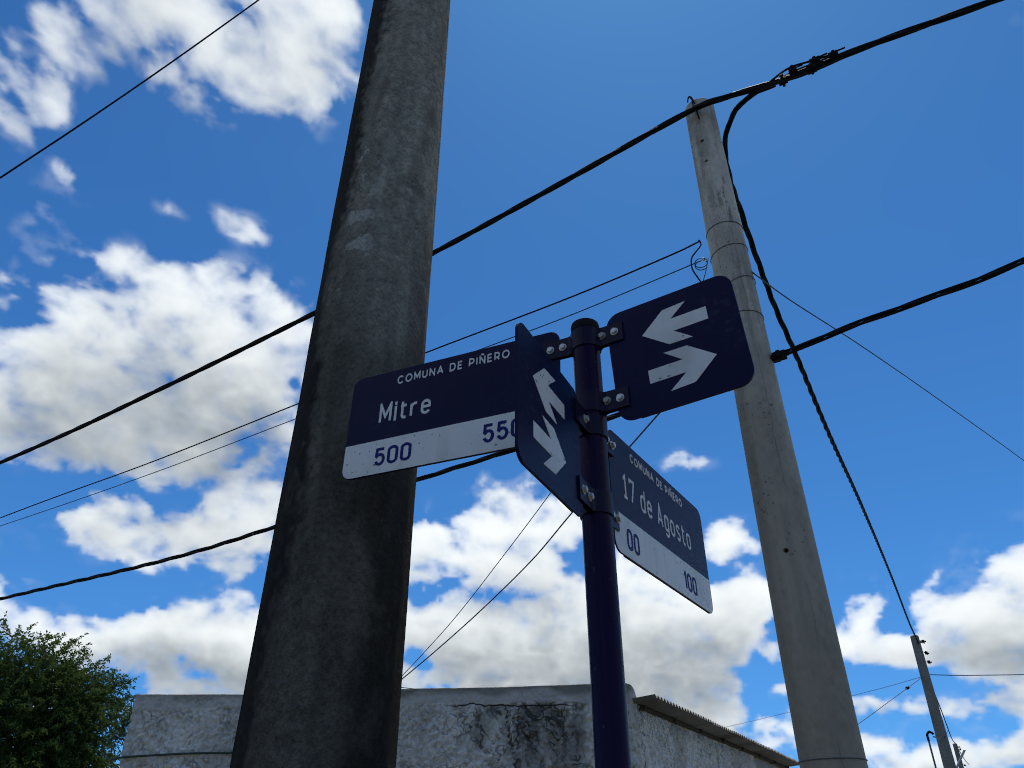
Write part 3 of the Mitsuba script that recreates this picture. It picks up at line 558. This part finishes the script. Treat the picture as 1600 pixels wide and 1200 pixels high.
# branch: leaves the splice, goes round behind the pale pole and off down the street
D_ = [(1.875, 3.563, 6.293), (1.736, 3.626, 6.270), (1.651, 3.709, 6.250), (1.607, 3.837, 6.231), (1.588, 3.974, 6.147), (1.601, 4.055, 5.980), (1.601, 4.034, 5.703), (1.612, 4.019, 5.528), (1.722, 4.212, 5.336), (1.969, 4.650, 5.119), (2.255, 5.126, 4.968), (3.009, 6.541, 5.024), (4.329, 9.014, 5.337), (6.564, 13.265, 5.831), (8.978, 17.872, 6.150), (10.167, 20.072, 6.252), (11.109, 21.949, 6.162), (12.508, 24.603, 6.031), (15.274, 29.815, 6.107), (20.154, 39.113, 6.419), (21.426, 41.382, 6.470), (23.510, 45.258, 6.681), (29.678, 56.703, 7.318), (34.498, 65.467, 7.854)]
obj('twisted_cable', twisted(D_, .0095, 3, .62, .045), 'cable_black', smooth=True, label='black twisted cable running from the splice down the street along the pole tops', cat=CBL)
B1 = [(-10.793, 11.011, 3.946), (-5.232, 7.801, 3.863), (-3.114, 6.578, 3.828), (-1.954, 5.908, 3.875), (-0.763, 5.220, 3.955), (0.020, 4.768, 3.995), (0.749, 4.347, 4.045), (1.312, 4.022, 4.074)]
obj('twisted_cable', twisted(on(B1, 14), .0085, 3, 1.0), 'cable_black', smooth=True, label='lower black twisted cable crossing behind the Mitre sign to the pale pole', cat=CBL)
B2 = [(1.559, 3.880, 4.133), (1.886, 3.691, 4.195), (2.197, 3.511, 4.231), (2.489, 3.343, 4.260), (2.770, 3.180, 4.307), (3.296, 2.877, 4.414)]
cb = thing('twisted_cable', 'black twisted cable clamped to the right of the pale pole, rising to the right edge', CBL)
obj('bundle', twisted(on(B2, 0, 16, .2), .0095, 3, 1.25), 'cable_black', cb, smooth=True)
obj('dead_end_clamp', join([connector((1.594, 3.860, 4.143), cd, 1.25), connector((1.565, 3.876, 4.131), cd, 1.1), tube([(1.518, 3.903, 4.126), (1.606, 3.852, 4.138)], .010, 8)]), 'black_plastic', cb)
wire('wire', [(-11.165, 11.226, 4.645), (-5.757, 8.103, 4.877), (-3.609, 6.863, 4.934), (-1.924, 5.890, 5.027), (-0.759, 5.218, 5.093), (0.387, 4.556, 5.135), (1.092, 4.149, 5.194), (1.291, 4.034, 5.226)], .0062, 'cable_black', 'upper of two thin wires crossing behind the big pole to the pale pole')
wire('wire', [(-11.280, 11.292, 4.757), (-5.699, 8.070, 4.765), (-3.565, 6.838, 4.797), (-1.943, 5.902, 4.871), (-0.298, 4.952, 4.940), (0.472, 4.507, 4.977), (1.311, 4.023, 5.058)], .0042, 'wire_blue', 'lower and thinner of two wires crossing behind the big pole to the pale pole')
wire('wire', [(1.219, 3.831, 5.052), (1.233, 3.837, 5.018), (1.196, 3.838, 4.963), (1.158, 3.850, 4.908), (1.155, 3.861, 4.830), (1.180, 3.864, 4.763), (1.209, 3.876, 4.714), (1.271, 3.898, 4.595)], .005, 'cable_black', 'loose black wire tail curling beside the pale pole, above the right arrow sign', step=.02)
t_ = np.linspace(0, 2 * np.pi * 1.9, 44); cc = np.array((1.217, 3.863, 4.891)); q = AZ(110)
wire('wire_coil', [cc + q * (.040 * math.cos(k)) + np.array([0, 0, 1]) * (.034 * math.sin(k)) + AZ(20) * .004 * k for k in t_], .0032, 'wire_blue', 'small coil of thin wire hanging on the left side of the pale pole', step=.012)
wire('wire', [(1.266, 3.847, 4.905), (1.237, 3.856, 4.799), (1.215, 3.874, 4.733)], .0028, 'wire_grey', 'short thin wire end hanging under the coil on the pale pole', step=.02)
wire('wire', [(1.528, 3.837, 4.780), (1.936, 4.283, 4.892), (2.825, 5.180, 5.120), (4.193, 6.577, 5.438), (6.273, 8.544, 5.674), (9.551, 11.566, 5.868)], .0046, 'wire_blue', 'thin bluish wire falling from the pale pole to the right edge')
HOUSE = (-1.323, 8.649, 3.128)
wire('wire', [(1.231, 3.911, 4.232), (0.999, 4.644, 4.199), (0.778, 5.293, 4.155), (0.460, 6.183, 4.073), (0.145, 6.898, 3.926), (-0.322, 7.493, 3.653), (-0.800, 8.111, 3.417), (-1.267, 8.607, 3.178), (-1.390, 8.740, 3.119)], .0062, 'wire_grey', 'thicker service wire slanting from behind the right arrow sign down to the white building')
wire('wire', [(1.223, 3.913, 4.766), (1.020, 4.588, 4.716), (0.713, 5.353, 4.565), (0.307, 6.293, 4.330), (-0.131, 7.099, 4.028), (-0.664, 7.922, 3.632), (-1.281, 8.605, 3.184), (-1.390, 8.740, 3.119)], .0040, 'wire_grey', 'thinner service wire slanting above its neighbour down to the white building')
wire('wire', [(-1.400, 8.688, 3.161), (-1.237, 8.612, 3.133), (-1.075, 8.684, 3.127)], .004, 'wire_grey', 'short wire lying along the coping of the white building, beside the big pole', step=.05)
wire('wire', [(-2.014, 1.798, 3.070), (-1.683, 1.781, 3.483), (-1.493, 1.789, 3.763), (-1.301, 1.836, 4.157), (-1.089, 1.912, 4.671), (-0.846, 2.009, 5.287), (-0.576, 2.082, 5.863)], .0030, 'cable_black', 'single thin black wire crossing the clouds at the top left corner')
wire('wire', [(10.303, 20.227, 5.522), (11.367, 20.568, 5.569), (13.358, 21.132, 5.695), (17.998, 22.740, 6.053)], .0105, 'wire_blue', 'thin level wire from the second pole to the right edge')
wire('wire', [(10.062, 20.125, 5.458), (9.658, 20.874, 5.403), (9.155, 22.185, 5.388), (8.176, 25.207, 5.407), (7.301, 29.098, 5.556), (6.289, 33.413, 5.761)], .0055, 'wire_grey', 'faint wire from the second pole sinking left behind the pale pole')
h2 = thing('wire', 'drop wire with a small black clamp, from the second pole down to the building eave', 'wire')
obj('line', tube(resample(catmull([(10.059, 20.126, 5.443), (9.188, 19.216, 5.024), (8.199, 18.242, 4.542), (7.129, 17.179, 4.024), (4.784, 14.427, 2.943)], 14), .12)[0], .0075, 6), 'wire_grey', h2, smooth=True)
obj('clamp', connector(np.array((9.188, 19.216, 5.024)), AZ(60), 1.2), 'black_plastic', h2)
# service mast, and the slanted bar
ms = thing('service_mast', 'thin metal service mast with a black bent head, left of the second pole', 'mast')
top = np.array((7.448, 15.282, 3.486))
obj('pipe', tube([[top[0], top[1], 0], [top[0], top[1], top[2] - .06]], .016, 10), 'dark_steel', ms, smooth=40)
obj('weatherhead', tube(catmull([top + [0, 0, -.08], top + [0, 0, .02], top + AZ(100) * .04 + [0, 0, .07], top + AZ(100) * .08 + [0, 0, .06], top + AZ(100) * .11 + [0, 0, .03]], 8), .021, 10), 'black_plastic', ms, smooth=40)
obj('lead', tube(resample(catmull([top + AZ(100) * .14, (8.199, 16.584, 3.639), (10.109, 20.101, 4.039), (10.244, 20.145, 4.114), (11.894, 23.120, 4.655)], 10), .1)[0], .009, 5), 'wire_grey', ms, smooth=True)
b0, b1 = np.array((17.696, 33.628, 5.292)), np.array((17.285, 33.841, 4.675)); b2 = b1 + (b1 - b0) * (b1[2] / (b0[2] - b1[2]))
obj('slanted_bar', join([tube([b2, b0], .040, 10), placed(box_m(-.05, .05, -.05, .05, -.01, .01), frame44(b0, AZ(118), AZ(28)))]), 'steel', smooth=40, label='light grey slanted steel bar between the second and third poles', cat='bar')

# ------------------------------------------------------------------ tree at the left edge
tr = thing('tree', 'dark green leafy tree with fine drooping twigs at the bottom left corner', 'tree')
trunk0 = np.array((-6.798, 11.547, 2.746)); trunk0[2] = 0
fork = trunk0 + np.array([.1, .1, 2.0])
obj('trunk', tube(catmull([trunk0 - [0, 0, .1], trunk0 + [.05, .02, 1.0], fork], 8), np.linspace(.24, .16, 17), 14), 'bark', tr, smooth=True)
CL = [  # clumps: centre, half sizes
 ((-7.166, 11.323, 4.038), 0.47), ((-6.658, 11.398, 3.920), 0.43), ((-6.984, 11.553, 3.606), 0.65), ((-6.353, 11.342, 3.525), 0.52), ((-7.415, 11.401, 3.540), 0.69), ((-6.069, 11.496, 3.703), 0.30), ((-5.870, 11.599, 3.600), 0.25), ((-6.262, 11.506, 3.219), 0.50), ((-5.969, 11.323, 3.305), 0.30), ((-6.767, 11.450, 3.230), 0.77), ((-6.303, 11.370, 2.897), 0.56), ((-6.717, 11.363, 2.704), 0.81), ((-6.100, 11.367, 2.802), 0.36), ((-6.269, 11.617, 2.494), 0.63), ((-7.757, 11.655, 3.181), 0.90), ((-8.386, 11.459, 3.639), 0.86), ((-8.340, 11.616, 4.197), 0.69), ((-6.074, 11.719, 2.310), 0.45), ((-7.210, 11.532, 2.378), 0.90), ((-6.590, 11.667, 2.084), 0.90), ((-6.179, 12.115, 1.950), 0.63), ((-5.901, 12.031, 2.774), 0.13), ((-5.986, 12.434, 3.368), 0.20), ((-5.966, 12.555, 3.493), 0.19), ((-5.996, 12.318, 3.142), 0.06), ((-5.890, 12.148, 2.542), 0.18), ((-8.469, 11.398, 2.755), 0.99), ((-9.103, 11.415, 3.302), 0.86)]
r2 = np.random.default_rng(21); V, Fc = [], []; cnt = 0
for (c, rad) in CL:
    c = np.array(c); mid = (fork + c) / 2 + [0, 0, .35]
    obj('branch', tube(catmull([fork, mid, c], 7), np.linspace(.055, .014, 15), 6), 'bark', tr, smooth=True)
    ntw = int(14 + 280 * rad ** 1.7 * (1 + .45 * (c[2] < 4.2)))
    for _ in range(ntw):
        d = r2.normal(size=3); d /= np.linalg.norm(d); p0 = c + d * rad * r2.uniform(.15, .95) ** .6 * np.array([1, 1, .8])
        dirn = d * .6 + np.array([.50, -.1, .10]) + r2.normal(size=3) * .35; dirn /= np.linalg.norm(dirn); L = r2.uniform(.22, .5) * (.6 + .4 * min(rad, .8) / .8); nl = int(L / .0115)
        s = np.linspace(0, 1, nl); pp = p0 + dirn * L * s[:, None] - np.array([0, 0, 1]) * (.22 * L * s ** 2)[:, None]
        ll = r2.uniform(.034, .078, nl); ax = dirn + r2.normal(size=(nl, 3)) * .75 - np.array([0, 0, .35]); ax /= np.linalg.norm(ax, axis=1, keepdims=True)
        wv = np.cross(ax, r2.normal(size=(nl, 3))); wv /= np.linalg.norm(wv, axis=1, keepdims=True); wv *= (ll * .17)[:, None]
        q = np.stack([pp, pp + ax * (ll * .5)[:, None] + wv, pp + ax * ll[:, None] - np.array([0, 0, .012]), pp + ax * (ll * .5)[:, None] - wv], 1).reshape(-1, 3)
        V.append(q); b = cnt + np.arange(nl) * 4; Fc.append(np.concatenate([np.stack([b, b + 1, b + 2], 1), np.stack([b, b + 2, b + 3], 1)])); cnt += nl * 4
obj('crown', trimesh.Trimesh(np.vstack(V), np.vstack(Fc), process=False), 'leaf', tr, kind='stuff')
